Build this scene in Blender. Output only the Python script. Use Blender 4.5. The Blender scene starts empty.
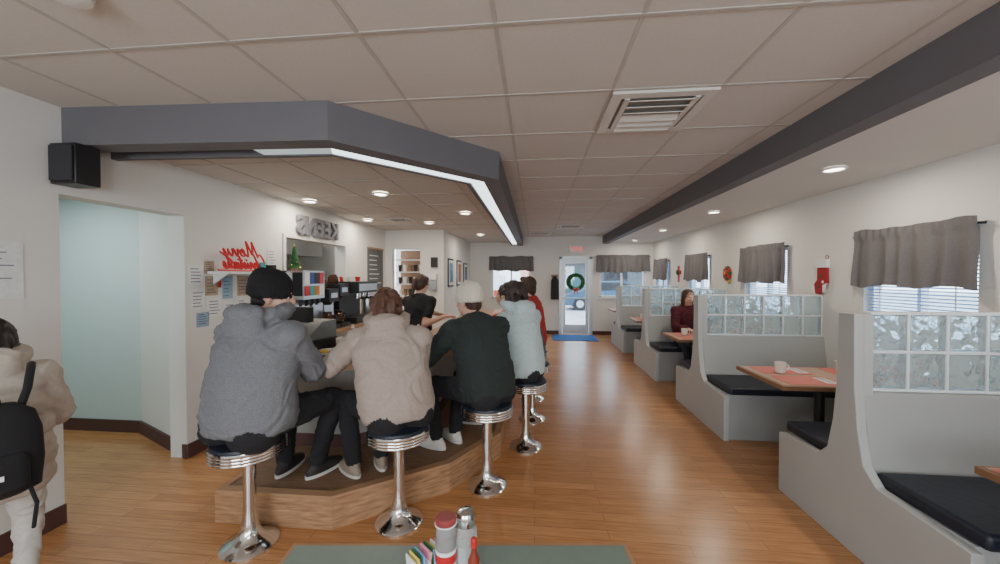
import bpy, math, random
from mathutils import Vector, Matrix, noise
from mathutils.bvhtree import BVHTree
random.seed(4)
R=math.radians
# ------------------------------------------------------------------ materials
_M={}
def mat(name,col,rough=.6,metal=0,nscale=12,namt=.08,bump=0.0,bscale=None,emit=0,trans=0,coat=0,ior=1.45,stretch=None,sheen=0,ecol=None,bdist=.02):
    if name in _M: return _M[name]
    m=bpy.data.materials.new(name); m.use_nodes=True
    nt=m.node_tree; p=nt.nodes['Principled BSDF']
    tc=nt.nodes.new('ShaderNodeTexCoord'); mp=nt.nodes.new('ShaderNodeMapping')
    nt.links.new(tc.outputs['Object'],mp.inputs['Vector'])
    if stretch: mp.inputs['Scale'].default_value=stretch
    n=nt.nodes.new('ShaderNodeTexNoise'); n.inputs['Scale'].default_value=nscale; n.inputs['Detail'].default_value=4
    nt.links.new(mp.outputs[0],n.inputs['Vector'])
    r=nt.nodes.new('ShaderNodeMix'); r.data_type='RGBA'
    a=[max(0,c*(1-namt*1.6)) for c in col]; b=[min(1,c*(1+namt*1.6)) for c in col]
    r.inputs[6].default_value=(*a,1); r.inputs[7].default_value=(*b,1)
    nt.links.new(n.outputs['Fac'],r.inputs[0]); nt.links.new(r.outputs[2],p.inputs['Base Color'])
    p.inputs['Roughness'].default_value=rough; p.inputs['Metallic'].default_value=metal
    p.inputs['IOR'].default_value=ior
    if trans: p.inputs['Transmission Weight'].default_value=trans
    if coat: p.inputs['Coat Weight'].default_value=coat
    if sheen: p.inputs['Sheen Weight'].default_value=sheen
    if emit:
        p.inputs['Emission Color'].default_value=(*(ecol or col),1); p.inputs['Emission Strength'].default_value=emit
    if bump:
        n2=nt.nodes.new('ShaderNodeTexNoise'); n2.inputs['Scale'].default_value=bscale or nscale*3; n2.inputs['Detail'].default_value=1.5 if name=='glass_block' else 3
        nt.links.new(mp.outputs[0],n2.inputs['Vector'])
        bp=nt.nodes.new('ShaderNodeBump'); bp.inputs['Strength'].default_value=bump; bp.inputs['Distance'].default_value=bdist
        nt.links.new(n2.outputs['Fac'],bp.inputs['Height']); nt.links.new(bp.outputs[0],p.inputs['Normal'])
    _M[name]=m; return m

def floor_mat():
    m=bpy.data.materials.new('wood_floor'); m.use_nodes=True; nt=m.node_tree; p=nt.nodes['Principled BSDF']; L=nt.links.new
    tc=nt.nodes.new('ShaderNodeTexCoord')
    br=nt.nodes.new('ShaderNodeTexBrick'); br.inputs['Scale'].default_value=1; br.inputs['Brick Width'].default_value=.9
    br.inputs['Row Height'].default_value=.085; br.inputs['Mortar Size'].default_value=.0018; br.inputs['Bias'].default_value=-.1
    br.inputs['Color1'].default_value=(.54,.262,.104,1); br.inputs['Color2'].default_value=(.42,.192,.074,1); br.inputs['Mortar'].default_value=(.26,.12,.05,1)
    L(tc.outputs['Object'],br.inputs['Vector'])
    mp=nt.nodes.new('ShaderNodeMapping'); mp.inputs['Scale'].default_value=(1.5,22,1); L(tc.outputs['Object'],mp.inputs['Vector'])
    n=nt.nodes.new('ShaderNodeTexNoise'); n.inputs['Scale'].default_value=3; n.inputs['Detail'].default_value=6; L(mp.outputs[0],n.inputs['Vector'])
    rp=nt.nodes.new('ShaderNodeValToRGB'); rp.color_ramp.elements[0].position=.3; rp.color_ramp.elements[1].position=.7
    rp.color_ramp.elements[0].color=(.74,.72,.70,1); rp.color_ramp.elements[1].color=(1.08,1.08,1.08,1); L(n.outputs['Fac'],rp.inputs[0])
    mx=nt.nodes.new('ShaderNodeMix'); mx.data_type='RGBA'; mx.blend_type='MULTIPLY'; mx.inputs[0].default_value=1
    L(br.outputs['Color'],mx.inputs[6]); L(rp.outputs[0],mx.inputs[7]); L(mx.outputs[2],p.inputs['Base Color'])
    p.inputs['Roughness'].default_value=.27; p.inputs['Specular IOR Level'].default_value=.65
    return m
def pane_mat():
    m=bpy.data.materials.new('window_glass'); m.use_nodes=True; nt=m.node_tree; nt.nodes.clear()
    o=nt.nodes.new('ShaderNodeOutputMaterial'); mx=nt.nodes.new('ShaderNodeMixShader'); mx.inputs[0].default_value=.07
    t=nt.nodes.new('ShaderNodeBsdfTransparent'); g=nt.nodes.new('ShaderNodeBsdfGlossy'); g.inputs['Roughness'].default_value=.03
    t.inputs[0].default_value=(.93,.97,1,1)
    nt.links.new(t.outputs[0],mx.inputs[1]); nt.links.new(g.outputs[0],mx.inputs[2]); nt.links.new(mx.outputs[0],o.inputs[0]); return m
FLOOR=floor_mat(); PANE=pane_mat()
WALL=mat('wall_paint',(.71,.705,.67),.8,nscale=2,namt=.02,bump=.05,bscale=80)
WALLB=mat('alcove_paint',(.56,.66,.66),.8,nscale=2,namt=.02)
TILE=mat('ceiling_tile',(.57,.54,.50),.9,nscale=60,namt=.04,bump=.10,bscale=160)
TBAR=mat('ceiling_tbar',(.44,.415,.38),.6)
PLAST=mat('ceiling_plaster',(.69,.67,.63),.85,nscale=3,namt=.02)
GREYSOF=mat('soffit_grey',(.130,.127,.140),.6,nscale=4,namt=.04)
BROWN=mat('brown_baseboard',(.09,.04,.035),.6)
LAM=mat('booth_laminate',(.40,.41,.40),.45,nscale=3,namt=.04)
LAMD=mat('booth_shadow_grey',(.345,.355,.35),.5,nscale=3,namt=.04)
VINYL=mat('navy_vinyl',(.012,.016,.028),.42,nscale=6,namt=.2,bump=.12,bscale=25)
CHROME=mat('chrome',(.72,.72,.72),.13,1,namt=.03)
STEEL=mat('brushed_steel',(.55,.56,.57),.3,1,namt=.06)
GLASSB=mat('glass_block',(.72,.89,.99),.04,trans=.80,ior=1.36,bump=1.0,bscale=14,nscale=8,namt=.05,bdist=.030)
GROUT=mat('block_grout',(.72,.77,.80),.5)
OAK=mat('oak_step',(.34,.19,.10),.5,nscale=4,namt=.55,stretch=(2,2,16),bump=.1)
OAKT=mat('oak_edge',(.38,.22,.12),.5,nscale=6,namt=.2)
CARPET=mat('step_top_wood',(.22,.125,.07),.6,nscale=6,namt=.3,stretch=(2,12,1))
CTOP=mat('counter_top',(.34,.20,.11),.3,nscale=8,namt=.15)
CPAN=mat('counter_panel',(.36,.35,.33),.6,nscale=4)
WHITE=mat('white_plastic',(.75,.75,.73),.4,namt=.02)
VENTW=mat('vent_enamel',(.60,.58,.54),.5,namt=.02)
CERAM=mat('cream_ceramic',(.78,.74,.66),.25,namt=.02,coat=.3)
BLACK=mat('black_plastic',(.015,.015,.017),.4,namt=.2)
RED=mat('red_plastic',(.45,.02,.02),.35)
REDP=mat('pink_placemat',(.52,.16,.13),.7,nscale=60,namt=.15)
GREEN=mat('pine_green',(.02,.10,.03),.8,nscale=40,namt=.5)
TGREEN=mat('green_tabletop',(.16,.21,.18),.38,nscale=25,namt=.06)
TGREY=mat('pale_tabletop',(.40,.26,.19),.4,nscale=10,namt=.08)
TEDGE=mat('dark_oak_edge',(.22,.115,.06),.45,nscale=6,namt=.2)
PAPER=mat('paper_sheet',(.74,.75,.74),.8,nscale=35,namt=.12)
PAPERB=mat('paper_sheet_tan',(.42,.32,.22),.8,nscale=25,namt=.3)
INK=mat('paper_ink',(.14,.16,.20),.8)
CURT=mat('grey_valance',(.140,.132,.136),.95,nscale=80,namt=.15,bump=.2,bscale=200)
EMIT=mat('can_light_lens',(1,.93,.82),.5,emit=14)
TUBE=mat('fluorescent_lens',(.80,.93,1),.5,emit=2.6)
TUBED=mat('fluorescent_lens_dim',(.62,.76,.82),.4,emit=.45)
GREYT=mat('grey_letters',(.16,.16,.18),.6)
# ------------------------------------------------------------------ mesh builder
class B:
    def __init__(s): s.v=[];s.f=[];s.m=[];s.mats=[]
    def mi(s,m):
        if m not in s.mats: s.mats.append(m)
        return s.mats.index(m)
    def add(s,vs,fs,m):
        o=len(s.v); s.v+= [Vector(v) for v in vs]; k=s.mi(m)
        for f in fs: s.f.append([i+o for i in f]); s.m.append(k)
        return s
    def box(s,a,b,m,M=None):
        x0,y0,z0=a;x1,y1,z1=b
        vs=[Vector(p) for p in [(x0,y0,z0),(x1,y0,z0),(x1,y1,z0),(x0,y1,z0),(x0,y0,z1),(x1,y0,z1),(x1,y1,z1),(x0,y1,z1)]]
        if M: vs=[M@v for v in vs]
        return s.add(vs,[(0,3,2,1),(4,5,6,7),(0,1,5,4),(1,2,6,5),(2,3,7,6),(3,0,4,7)],m)
    def prism(s,poly,m,z0,z1,f=None):
        f=f or (lambda a,b,h:(a,b,h)); n=len(poly)
        vs=[f(a,b,z0) for a,b in poly]+[f(a,b,z1) for a,b in poly]
        fs=[tuple(range(n))[::-1],tuple(range(n,2*n))]+[(i,(i+1)%n,(i+1)%n+n,i+n) for i in range(n)]
        return s.add(vs,fs,m)
    def lathe(s,c,prof,m,seg=32,ax=None):
        c=Vector(c); vs=[];fs=[]
        Q=Vector((0,0,1)).rotation_difference(Vector(ax)).to_matrix() if ax else Matrix.Identity(3)
        for r,z in prof:
            for i in range(seg):
                t=2*math.pi*i/seg; vs.append(c+Q@Vector((r*math.cos(t),r*math.sin(t),z)))
        n=len(prof)
        for j in range(n-1):
            for i in range(seg):
                k=(i+1)%seg; fs.append((j*seg+i,j*seg+k,(j+1)*seg+k,(j+1)*seg+i))
        fs.append(tuple(range(seg))[::-1]); fs.append(tuple((n-1)*seg+i for i in range(seg)))
        return s.add(vs,fs,m)
    def cyl(s,a,b,r0,m,r1=None,seg=16):
        a=Vector(a);b=Vector(b); r1=r0 if r1 is None else r1
        return s.lathe(a,[(r0,0),(r1,(b-a).length)],m,seg,(b-a).normalized())
    def ell(s,c,r,m,A=None,seg=16,rg=10):
        c=Vector(c); A=A or Matrix.Identity(3); vs=[];fs=[]
        for j in range(1,rg):
            ph=math.pi*j/rg
            for i in range(seg):
                t=2*math.pi*i/seg
                vs.append(c+A@Vector((r[0]*math.sin(ph)*math.cos(t),r[1]*math.sin(ph)*math.sin(t),r[2]*math.cos(ph))))
        for j in range(rg-2):
            for i in range(seg):
                k=(i+1)%seg; fs.append((j*seg+i,(j+1)*seg+i,(j+1)*seg+k,j*seg+k))
        o=len(vs); vs+=[c+A@Vector((0,0,r[2])),c-A@Vector((0,0,r[2]))]
        for i in range(seg):
            k=(i+1)%seg; fs.append((o,i,k)); fs.append((o+1,(rg-2)*seg+k,(rg-2)*seg+i))
        return s.add(vs,fs,m)
    def cap(s,a,b,r0,r1,m,seg=14):
        a=Vector(a);b=Vector(b)
        s.ell(a,(r0,)*3,m,seg=seg);s.ell(b,(r1,)*3,m,seg=seg)
        if (b-a).length>1e-4: s.cyl(a,b,r0,m,r1,seg)
        return s
    def tube(s,pts,r,m,seg=10):
        for a,b in zip(pts,pts[1:]): s.cyl(a,b,r,m,seg=seg)
        for p in pts: s.ell(p,(r,)*3,m,seg=seg,rg=6)
        return s
    def torus(s,c,R0,r,m,ax=(0,0,1),seg=28,sg=10,a0=0,a1=2*math.pi,ry=None):
        c=Vector(c); Q=Vector((0,0,1)).rotation_difference(Vector(ax)).to_matrix(); pts=[]
        for i in range(seg+1):
            t=a0+(a1-a0)*i/seg; pts.append(c+Q@Vector((R0*math.cos(t),(ry or R0)*math.sin(t),0)))
        vs=[];fs=[]
        for i,p in enumerate(pts):
            t=a0+(a1-a0)*i/seg; rad=Q@Vector((math.cos(t),math.sin(t),0)); up=Q@Vector((0,0,1))
            for j in range(sg):
                u=2*math.pi*j/sg; vs.append(p+rad*(r*math.cos(u))+up*(r*math.sin(u)))
        for i in range(seg):
            for j in range(sg):
                k=(j+1)%sg; fs.append((i*sg+j,(i+1)*sg+j,(i+1)*sg+k,i*sg+k))
        return s.add(vs,fs,m)
    def loft(s,rings,m,seg=24):
        vs=[];fs=[]
        for c,xd,yd,rx,ry in rings:
            for i in range(seg):
                t=2*math.pi*i/seg; vs.append(c+xd*(rx*math.cos(t))+yd*(ry*math.sin(t)))
        n=len(rings)
        for j in range(n-1):
            for i in range(seg):
                k=(i+1)%seg; fs.append((j*seg+i,j*seg+k,(j+1)*seg+k,(j+1)*seg+i))
        fs.append(tuple(range(seg))[::-1]); fs.append(tuple((n-1)*seg+i for i in range(seg)))
        return s.add(vs,fs,m)
    def text(s,body,o,Rv,U,N,size,ext,m,mirror=False,shear=0,bold=0):
        cu=bpy.data.curves.new('t','FONT'); cu.body=body; cu.size=size; cu.extrude=ext; cu.shear=shear; cu.offset=bold
        cu.align_x='CENTER'; cu.resolution_u=3
        ob=bpy.data.objects.new('t',cu); bpy.context.scene.collection.objects.link(ob)
        dg=bpy.context.evaluated_depsgraph_get(); me=bpy.data.meshes.new_from_object(ob.evaluated_get(dg))
        sx=-1 if mirror else 1; o=Vector(o);Rv=Vector(Rv);U=Vector(U);N=Vector(N)
        s.add([o+Rv*(sx*v.co.x)+U*v.co.y+N*v.co.z for v in me.vertices],[tuple(p.vertices) for p in me.polygons],m)
        bpy.data.objects.remove(ob); bpy.data.meshes.remove(me); return s
    def make(s,name,bevel=0,origin=None,smooth=35,recalc=True):
        lo=Vector([min(v[i] for v in s.v) for i in range(3)]);hi=Vector([max(v[i] for v in s.v) for i in range(3)])
        o=Vector(origin) if origin is not None else Vector(((lo.x+hi.x)/2,(lo.y+hi.y)/2,lo.z))
        me=bpy.data.meshes.new(name); me.from_pydata([v-o for v in s.v],[],s.f)
        for m in s.mats: me.materials.append(m)
        me.polygons.foreach_set('material_index',s.m)
        if recalc:
            import bmesh; bm=bmesh.new(); bm.from_mesh(me); bmesh.ops.recalc_face_normals(bm,faces=bm.faces); bm.to_mesh(me); bm.free()
        me.shade_smooth(); me.set_sharp_from_angle(angle=R(smooth)); me.update()
        ob=bpy.data.objects.new(name,me); ob.location=o; bpy.context.scene.collection.objects.link(ob)
        if bevel:
            md=ob.modifiers.new('b','BEVEL'); md.width=bevel; md.segments=2; md.limit_method='ANGLE'; md.angle_limit=R(50)
        return ob
O0=(0,0,0)
def catmull(P,n=5):
    P=[P[0]]+list(P)+[P[-1]]; out=[]
    for i in range(1,len(P)-2):
        a,b_,c,d=[Vector(q) for q in P[i-1:i+3]]
        for k in range(n):
            t=k/n; out.append(.5*((2*b_)+(c-a)*t+(2*a-5*b_+4*c-d)*t*t+(-a+3*b_-3*c+d)*t**3))
    out.append(Vector(P[-2])); return out
def offs(path,d):
    out=[]
    for i,p in enumerate(path):
        ns=[]
        for a,b in ([(path[i-1],p)] if i>0 else [])+([(p,path[i+1])] if i<len(path)-1 else []):
            dx,dy=b[0]-a[0],b[1]-a[1]; l=math.hypot(dx,dy); ns.append((-dy/l,dx/l))
        if len(ns)==1: n=ns[0]; k=1
        else:
            n=(ns[0][0]+ns[1][0],ns[0][1]+ns[1][1]); l=math.hypot(*n); n=(n[0]/l,n[1]/l); k=1/(n[0]*ns[0][0]+n[1]*ns[0][1])
        out.append((p[0]+n[0]*d*k,p[1]+n[1]*d*k))
    return out
def ribbon(b,path,o0,o1,z0,z1,m):
    A=offs(path,o0);C=offs(path,o1)
    for i in range(len(path)-1): b.prism([A[i],A[i+1],C[i+1],C[i]],m[i] if isinstance(m,list) else m,z0,z1)
def wall(name,axis,c0,c1,a0,a1,z0,z1,ops,m):
    b=B()
    def bx(p,q,r,s):
        if q-p<1e-4 or s-r<1e-4: return
        if axis=='x': b.box((c0,p,r),(c1,q,s),m)
        else: b.box((p,c0,r),(q,c1,s),m)
    cur=a0
    for (p,q,r,s) in sorted(ops):
        bx(cur,p,z0,z1); bx(p,q,z0,r); bx(p,q,s,z1); cur=q
    bx(cur,a1,z0,z1)
    return b.make(name,origin=O0)
# ------------------------------------------------------------------ room shell
XL,XR,YB,YF=-3.0,3.1,10.0,-2.6
ZC=2.65
b=B(); b.box((-5.6,YF-.2,-.1),(3.3,10.2,0),FLOOR); b.make('floor',origin=O0)
b=B(); b.box((XL-.15,YF,ZC),(1.86,YB,ZC+.06),TILE); b.make('ceiling',origin=O0)
b=B()
xs=[-.17+.61*k for k in range(-4,4)]; ys=[1.56+.61*k for k in range(-6,14)]
for x in xs: b.box((x-.010,YF,ZC-.003),(x+.010,YB,ZC),TBAR)
for y in ys: b.box((XL,y-.010,ZC-.004),(1.8,y+.010,ZC),TBAR)
b.make('trim_ceiling_grid',origin=O0)
b=B(); b.box((1.80,YF,2.44),(1.94,YB,ZC),GREYSOF); b.make('trim_soffit_beam',origin=O0)
b=B(); b.box((1.94,YF,2.47),(XR+.1,YB,2.60),PLAST); b.make('ceiling_booth_side',origin=O0)
wins=[(y-.45,y+.45,1.10,1.95) for y in (-.7,1.3,3.32,5.28,7.3,9.27)]
wall('wall_right','x',XR,XR+.16,YF,YB,0,2.7,wins,WALL)
wall('wall_left','x',XL-.16,XL,YF,7.1,0,2.7,[(2.04,2.87,0,2.10),(4.13,5.52,1.25,2.05)],WALL)
BW=[(-1.2,-.1,.95,2.0),(.70,1.48,0,2.07),(1.72,2.92,1.0,2.0)]
wall('wall_back','y',YB,YB+.16,-1.95,XR,0,2.7,BW,WALL)
wall('wall_rear','y',YF-.16,YF,XL,XR,0,2.7,[(-2.2,-.4,.8,2.2),(.4,2.4,.8,2.2)],WALL)  # unseen wall behind the camera; its openings are added to let light in
wall('wall_kitchen_end','y',7.1,7.24,XL,-1.8,0,2.6,[(-2.86,-2.28,0.9,2.12)],WALL)
b=B(); b.box((-1.94,7.24,0),(-1.8,YB,2.6),WALL); b.make('wall_hall',origin=O0)
b=B(); b.box((-3.1,7.9,0),(-1.95,7.96,2.5),WALL); b.make('wall_pantry',origin=O0)
b=B(); b.prism([(-3.005,2.868),(-3.17,2.98),(-3.92,3.42),(-3.95,3.30)],WALL,0,2.5)
b.make('wall_alcove_return',origin=O0)
b=B(); b.box((-5.6,3.3,0),(-3.94,3.42,2.5),WALLB); b.make('wall_alcove_back',origin=O0)
b=B(); b.box((-5.6,1.3,0),(-5.5,3.3,2.5),WALLB); b.box((-5.5,1.3,0),(-3.16,1.4,2.5),WALLB); b.make('wall_alcove_side',origin=O0)
b=B(); b.box((-5.6,1.3,2.4),(-3.17,3.5,2.5),PLAST); b.make('ceiling_alcove',origin=O0)
b=B(); b.box((-5.5,3.285,0),(-3.96,3.3,.12),BROWN)
b.prism([(-2.985,2.855),(-3.01,2.85),(-3.96,3.28),(-3.95,3.30),(-3.0,2.87)],BROWN,0,.12)
b.box((XL,2.875,0),(XL+.015,7.1,.12),BROWN); b.box((XL,YF,0),(XL+.015,2.04,.12),BROWN); b.make('baseboard_left',origin=O0)
b=B(); b.box((XR-.015,YF,0),(XR,YB,.1),BROWN); b.make('baseboard_right',origin=O0)
b=B(); b.box((-1.8,YB-.015,0),(.64,YB,.1),BROWN); b.box((1.54,YB-.015,0),(XR-.02,YB,.1),BROWN); b.make('baseboard_back',origin=O0)
b=B(); b.box((-4.4,3.6,0),(-4.3,6.2,2.7),mat('kitchen_tile',(.42,.43,.42),.5)); b.box((-4.4,3.55,0),(-3.16,3.6,2.7),WALL); b.box((-4.4,6.2,0),(-3.16,6.25,2.7),WALL); b.box((-4.4,3.6,2.5),(-3.16,6.2,2.56),PLAST); b.make('wall_kitchen',origin=O0)
b=B(); b.box((-4.25,3.9,1.9),(-3.6,5.9,2.2),STEEL); b.box((-4.2,3.9,1.15),(-3.9,5.9,1.2),STEEL); b.make('range_hood')
SP=[(XL,2.06),(-1.26,2.13),(-.31,3.15),(-.33,YB)]
b=B(); ribbon(b,SP,0,.14,2.41,ZC,GREYSOF); ribbon(b,SP,.27,.31,2.41,2.56,GREYSOF); ribbon(b,SP,.13,.28,2.50,2.56,GREYSOF)
b.make('trim_counter_soffit',origin=O0)
b=B(); ribbon(b,[(-1.85,2.105),(-1.26,2.13),(-.31,3.15),(-.33,9.6)],.15,.26,2.415,2.44,[TUBED,TUBE,TUBE]); b.make('fluorescent_strip',origin=O0)
inn=offs(SP,.29)
b=B(); b.prism([inn[0],inn[1],inn[2],inn[3],(XL,YB)],TILE,2.50,2.55); b.make('ceiling_counter_side',origin=O0)
b=B()
for x in [-.78-.61*k for k in range(4)]:
    y0=2.37 if x<-1.4 else 2.9
    b.box((x-.010,y0,2.496),(x+.010,7.1,2.50),TBAR)
for y in [2.78+.61*k for k in range(8)]:
    x1=-.62 if y>3.2 else -.98
    b.box((XL,y-.010,2.495),(x1,y+.010,2.50),TBAR)
b.make('trim_counter_ceiling_grid',origin=O0)
# ------------------------------------------------------------------ ceiling fixtures
def can(x,y,z,p=9):
    b=B(); b.torus((x,y,z-.012),.075,.011,WHITE,seg=32,sg=8)
    b.lathe((x,y,z-.012),[(.068,0),(.068,.010)],EMIT,28); b.make('recessed_light')
    l=bpy.data.lights.new('can_lamp','AREA'); l.shape='DISK'; l.size=.12; l.energy=p; l.color=(1,.88,.72)
    o=bpy.data.objects.new('can_lamp',l); o.location=(x,y,z-.026); bpy.context.scene.collection.objects.link(o)
for y in (1.3,3.27,5.3,7.3,9.3): can(2.45,y,2.47,12)
for x,y in ((-1.7,3.9),(-2.72,4.2),(-1.8,6.1),(-2.7,5.7),(-1.2,8.0),(-1.0,5.2)): can(x,y,2.495,10)
def vent(x0,y0,w,z):
    b=B(); x1,y1=x0+w,y0+w; t=.06
    b.prism([(x0,y0),(x1,y0),(x1-t,y0+t),(x0+t,y0+t)],VENTW,z-.016,z);b.prism([(x0,y1),(x0+t,y1-t),(x1-t,y1-t),(x1,y1)],VENTW,z-.016,z)
    b.prism([(x0,y0),(x0+t,y0+t),(x0+t,y1-t),(x0,y1)],VENTW,z-.016,z);b.prism([(x1,y0),(x1,y1),(x1-t,y1-t),(x1-t,y0+t)],VENTW,z-.016,z)
    b.box((x0+t,y0+t,z-.003),(x1-t,y1-t,z-.001),mat('vent_shadow',(.30,.28,.26),.8))
    n=6
    for k in range(n):
        y=y0+t+.03+(w-2*t-.06)*k/(n-1)
        M=Matrix.Translation((x0+w/2,y,z-.018))@Matrix.Rotation(R(28 if k<n/2 else -28),4,'X')
        b.box((-(w/2-t-.05),-.026,-.002),((w/2-t-.05),.026,.002),VENTW,M)
    for s in (-1,1): b.box((x0+w/2+s*(w/2-t-.035)-.015,y0+t,z-.022),(x0+w/2+s*(w/2-t-.035)+.015,y1-t,z-.012),VENTW)
    b.make('ceiling_vent')
vent(.45,2.18,.59,ZC-.005); vent(.45,7.67,.59,ZC-.005); vent(-.15,8.9,.55,ZC-.005); vent(-2.4,5.55,.45,2.494)
b=B(); b.lathe((-1.72,1.20,2.60),[(.03,0),(.07,.01),(.08,.045)],WHITE); b.make('smoke_detector')
# ------------------------------------------------------------------ windows
def window_x(n,y0,y1,z0,z1,x):
    b=B(); t=.045
    for (p,q,r,s) in ((y0,y1,z0,z0+t),(y0,y1,z1-t,z1),(y0,y0+t,z0,z1),(y1-t,y1,z0,z1),((y0+y1)/2-.015,(y0+y1)/2+.015,z0,z1)):
        b.box((x+.05,p,r),(x+.11,q,s),WHITE)
    b.box((x-.03,y0-.02,z0-.03),(x+.12,y1+.02,z0),WHITE)
    b.box((x+.078,y0+t,z0+t),(x+.082,y1-t,z1-t),PANE)
    b.make('window_%d'%n,origin=(x,(y0+y1)/2,z0))
    b=B(); z=z0+.02; sl=mat('blind_slat',(.34,.50,.74),.6)
    while z<z1-.03:
        M=Matrix.Translation((x+.025,(y0+y1)/2,z))@Matrix.Rotation(R(24),4,'Y')
        b.box((-.013,-(y1-y0)/2+.01,-.001),(.013,(y1-y0)/2-.01,.001),sl,M); z+=.028
    for yy in (y0+.15,y1-.15): b.box((x+.010,yy-.004,z0),(x+.013,yy+.004,z1-.02),WHITE)
    b.make('window_blind')
def window_y(n,x0,x1,z0,z1,y,mull=1):
    b=B(); t=.05
    for (p,q,r,s) in [(x0,x1,z0,z0+t),(x0,x1,z1-t,z1),(x0,x0+t,z0,z1),(x1-t,x1,z0,z1)]+[(x0+(x1-x0)*k/(mull+1)-.02,x0+(x1-x0)*k/(mull+1)+.02,z0,z1) for k in range(1,mull+1)]:
        b.box((p,y+.04,r),(q,y+.11,s),WHITE)
    b.box((x0-.03,y-.04,z0-.03),(x1+.03,y+.11,z0),WHITE)
    b.box((x0+t,y+.075,z0+t),(x1-t,y+.079,z1-t),PANE)
    b.make('window_%d'%n,origin=((x0+x1)/2,y,z0))
for i,w in enumerate(wins): window_x(i+1,*w,XR)
window_y(7,*BW[0],YB); window_y(8,*BW[2],YB)
def valance(o,A,N,w,h,seed=0):
    o=Vector(o);A=Vector(A);N=Vector(N); b=B(); nx,nz=120,16; vs=[];fs=[]
    for j in range(nz+1):
        t=j/nz
        for i in range(nx+1):
            s=i/nx; u=(s-.5)*w*(1+.03*t)
            ph=s*w*40+2.5*noise.noise(Vector((s*6,seed,t*.6)))
            wv=math.sin(ph)*(.008+.024*t)*(0.7+.6*noise.noise(Vector((s*4,seed,9))))+.02*noise.noise(Vector((s*7,t*2,seed)))*t
            z=-t*h-(.014*math.sin(s*w*14+seed)+.03*noise.noise(Vector((s*4,seed,1))))*t+.020*noise.noise(Vector((s*5,seed+3,0)))*(1-t)
            if t<.14: wv=math.sin(s*w*90+seed)*.005+.012
            vs.append(o+A*u+N*(.045+wv+.012*t)+Vector((0,0,z)))
    for j in range(nz):
        for i in range(nx):
            a=j*(nx+1)+i; fs.append((a,a+1,a+nx+2,a+nx+1))
    b.add(vs,fs,CURT)
    top=o+Vector((0,0,-.05)); b.cyl(top-A*(w/2+.03)+N*.04,top+A*(w/2+.03)+N*.04,.008,BLACK)
    for sgn in(-1,1): b.cyl(top+A*sgn*(w/2-.01),top+A*sgn*(w/2-.01)+N*.045,.008,BLACK)
    return b.make('window_valance',recalc=False,smooth=80)
for i,y in enumerate((-.7,1.3,3.32,5.28,7.3,9.27)): valance((XR,y,2.0),(0,1,0),(-1,0,0),.98,.51,i)
valance((-.65,YB,2.12),(1,0,0),(0,-1,0),1.2,.40,11); valance((2.32,YB,2.14),(1,0,0),(0,-1,0),1.36,.46,12)
b=B(); x0,x1=.70,1.48; AL=mat('aluminium_frame',(.50,.52,.53),.35,.6)
b.box((x0-.05,YB-.03,0),(x0+.03,YB+.12,2.10),AL);b.box((x1-.03,YB-.03,0),(x1+.05,YB+.12,2.10),AL);b.box((x0-.05,YB-.03,2.04),(x1+.05,YB+.12,2.12),AL)
b.box((x0+.04,YB+.02,.01),(x0+.12,YB+.07,2.03),AL);b.box((x1-.12,YB+.02,.01),(x1-.04,YB+.07,2.03),AL)
b.box((x0+.12,YB+.02,.01),(x1-.12,YB+.07,.26),AL);b.box((x0+.12,YB+.02,1.92),(x1-.12,YB+.07,2.03),AL)
b.box((x0+.12,YB+.04,.26),(x1-.12,YB+.045,1.92),PANE)
b.cyl((x0+.06,YB-.03,.98),(x1-.06,YB-.03,.98),.014,AL); b.box((x0+.06,YB-.03,.965),(x0+.09,YB+.03,.995),AL); b.box((x1-.09,YB-.03,.965),(x1-.06,YB+.03,.995),AL)
b.make('door_1',origin=(1.09,YB,0))
def wreath(c,N,r):
    b=B(); c=Vector(c);N=Vector(N); b.torus(c,r,r*.28,GREEN,ax=N)
    Q=Vector((0,0,1)).rotation_difference(N).to_matrix()
    for i in range(60):
        t=random.random()*6.28; p=c+Q@Vector((r*math.cos(t),r*math.sin(t),0))+Vector((random.uniform(-1,1),random.uniform(-1,1),random.uniform(-1,1)))*r*.25
        b.ell(p,(r*.1,)*3,GREEN if i%5 else RED,seg=6,rg=4)
    low=c-Vector((0,0,r*1.0))+N*r*.3
    side=N.cross(Vector((0,0,1)))
    for s in(-1,1): b.ell(low+side*s*r*.3,(r*.28,r*.28,r*.18),RED,seg=8,rg=6); b.cyl(low,low+side*s*r*.3-Vector((0,0,r*.7)),r*.08,RED)
    b.make('wreath')
wreath((1.09,YB-.05,1.42),(0,-1,0),.19)
b=B(); b.box((.92,YB-.06,2.22),(1.28,YB,2.40),WHITE); b.text('EXIT',(1.10,YB-.062,2.25),(1,0,0),(0,0,1),(0,-1,0),.16,.003,mat('exit_red',(.8,.05,.03),.5,emit=1.0),mirror=True); b.make('exit_sign',bevel=.006)
b=B(); b.box((.45,9.0,0),(1.55,9.85,.012),mat('blue_mat',(.03,.12,.35),.9,nscale=60,namt=.3)); b.make('door_mat',bevel=.004)
b=B(); b.box((.44,YB-.05,1.55),(.62,YB,1.62),OAKT); b.cyl((.53,YB-.1,1.56),(.53,YB-.02,1.58),.01,STEEL)
b.loft([(Vector((.53,YB-.10,1.58)),Vector((1,0,0)),Vector((0,1,0)),.04,.03),(Vector((.53,YB-.11,1.45)),Vector((1,0,0)),Vector((0,1,0)),.10,.06),(Vector((.53,YB-.11,1.1)),Vector((1,0,0)),Vector((0,1,0)),.11,.07),(Vector((.53,YB-.11,.95)),Vector((1,0,0)),Vector((0,1,0)),.11,.07)],mat('dark_coat',(.03,.03,.035),.9)); b.make('hanging_coat')
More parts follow.
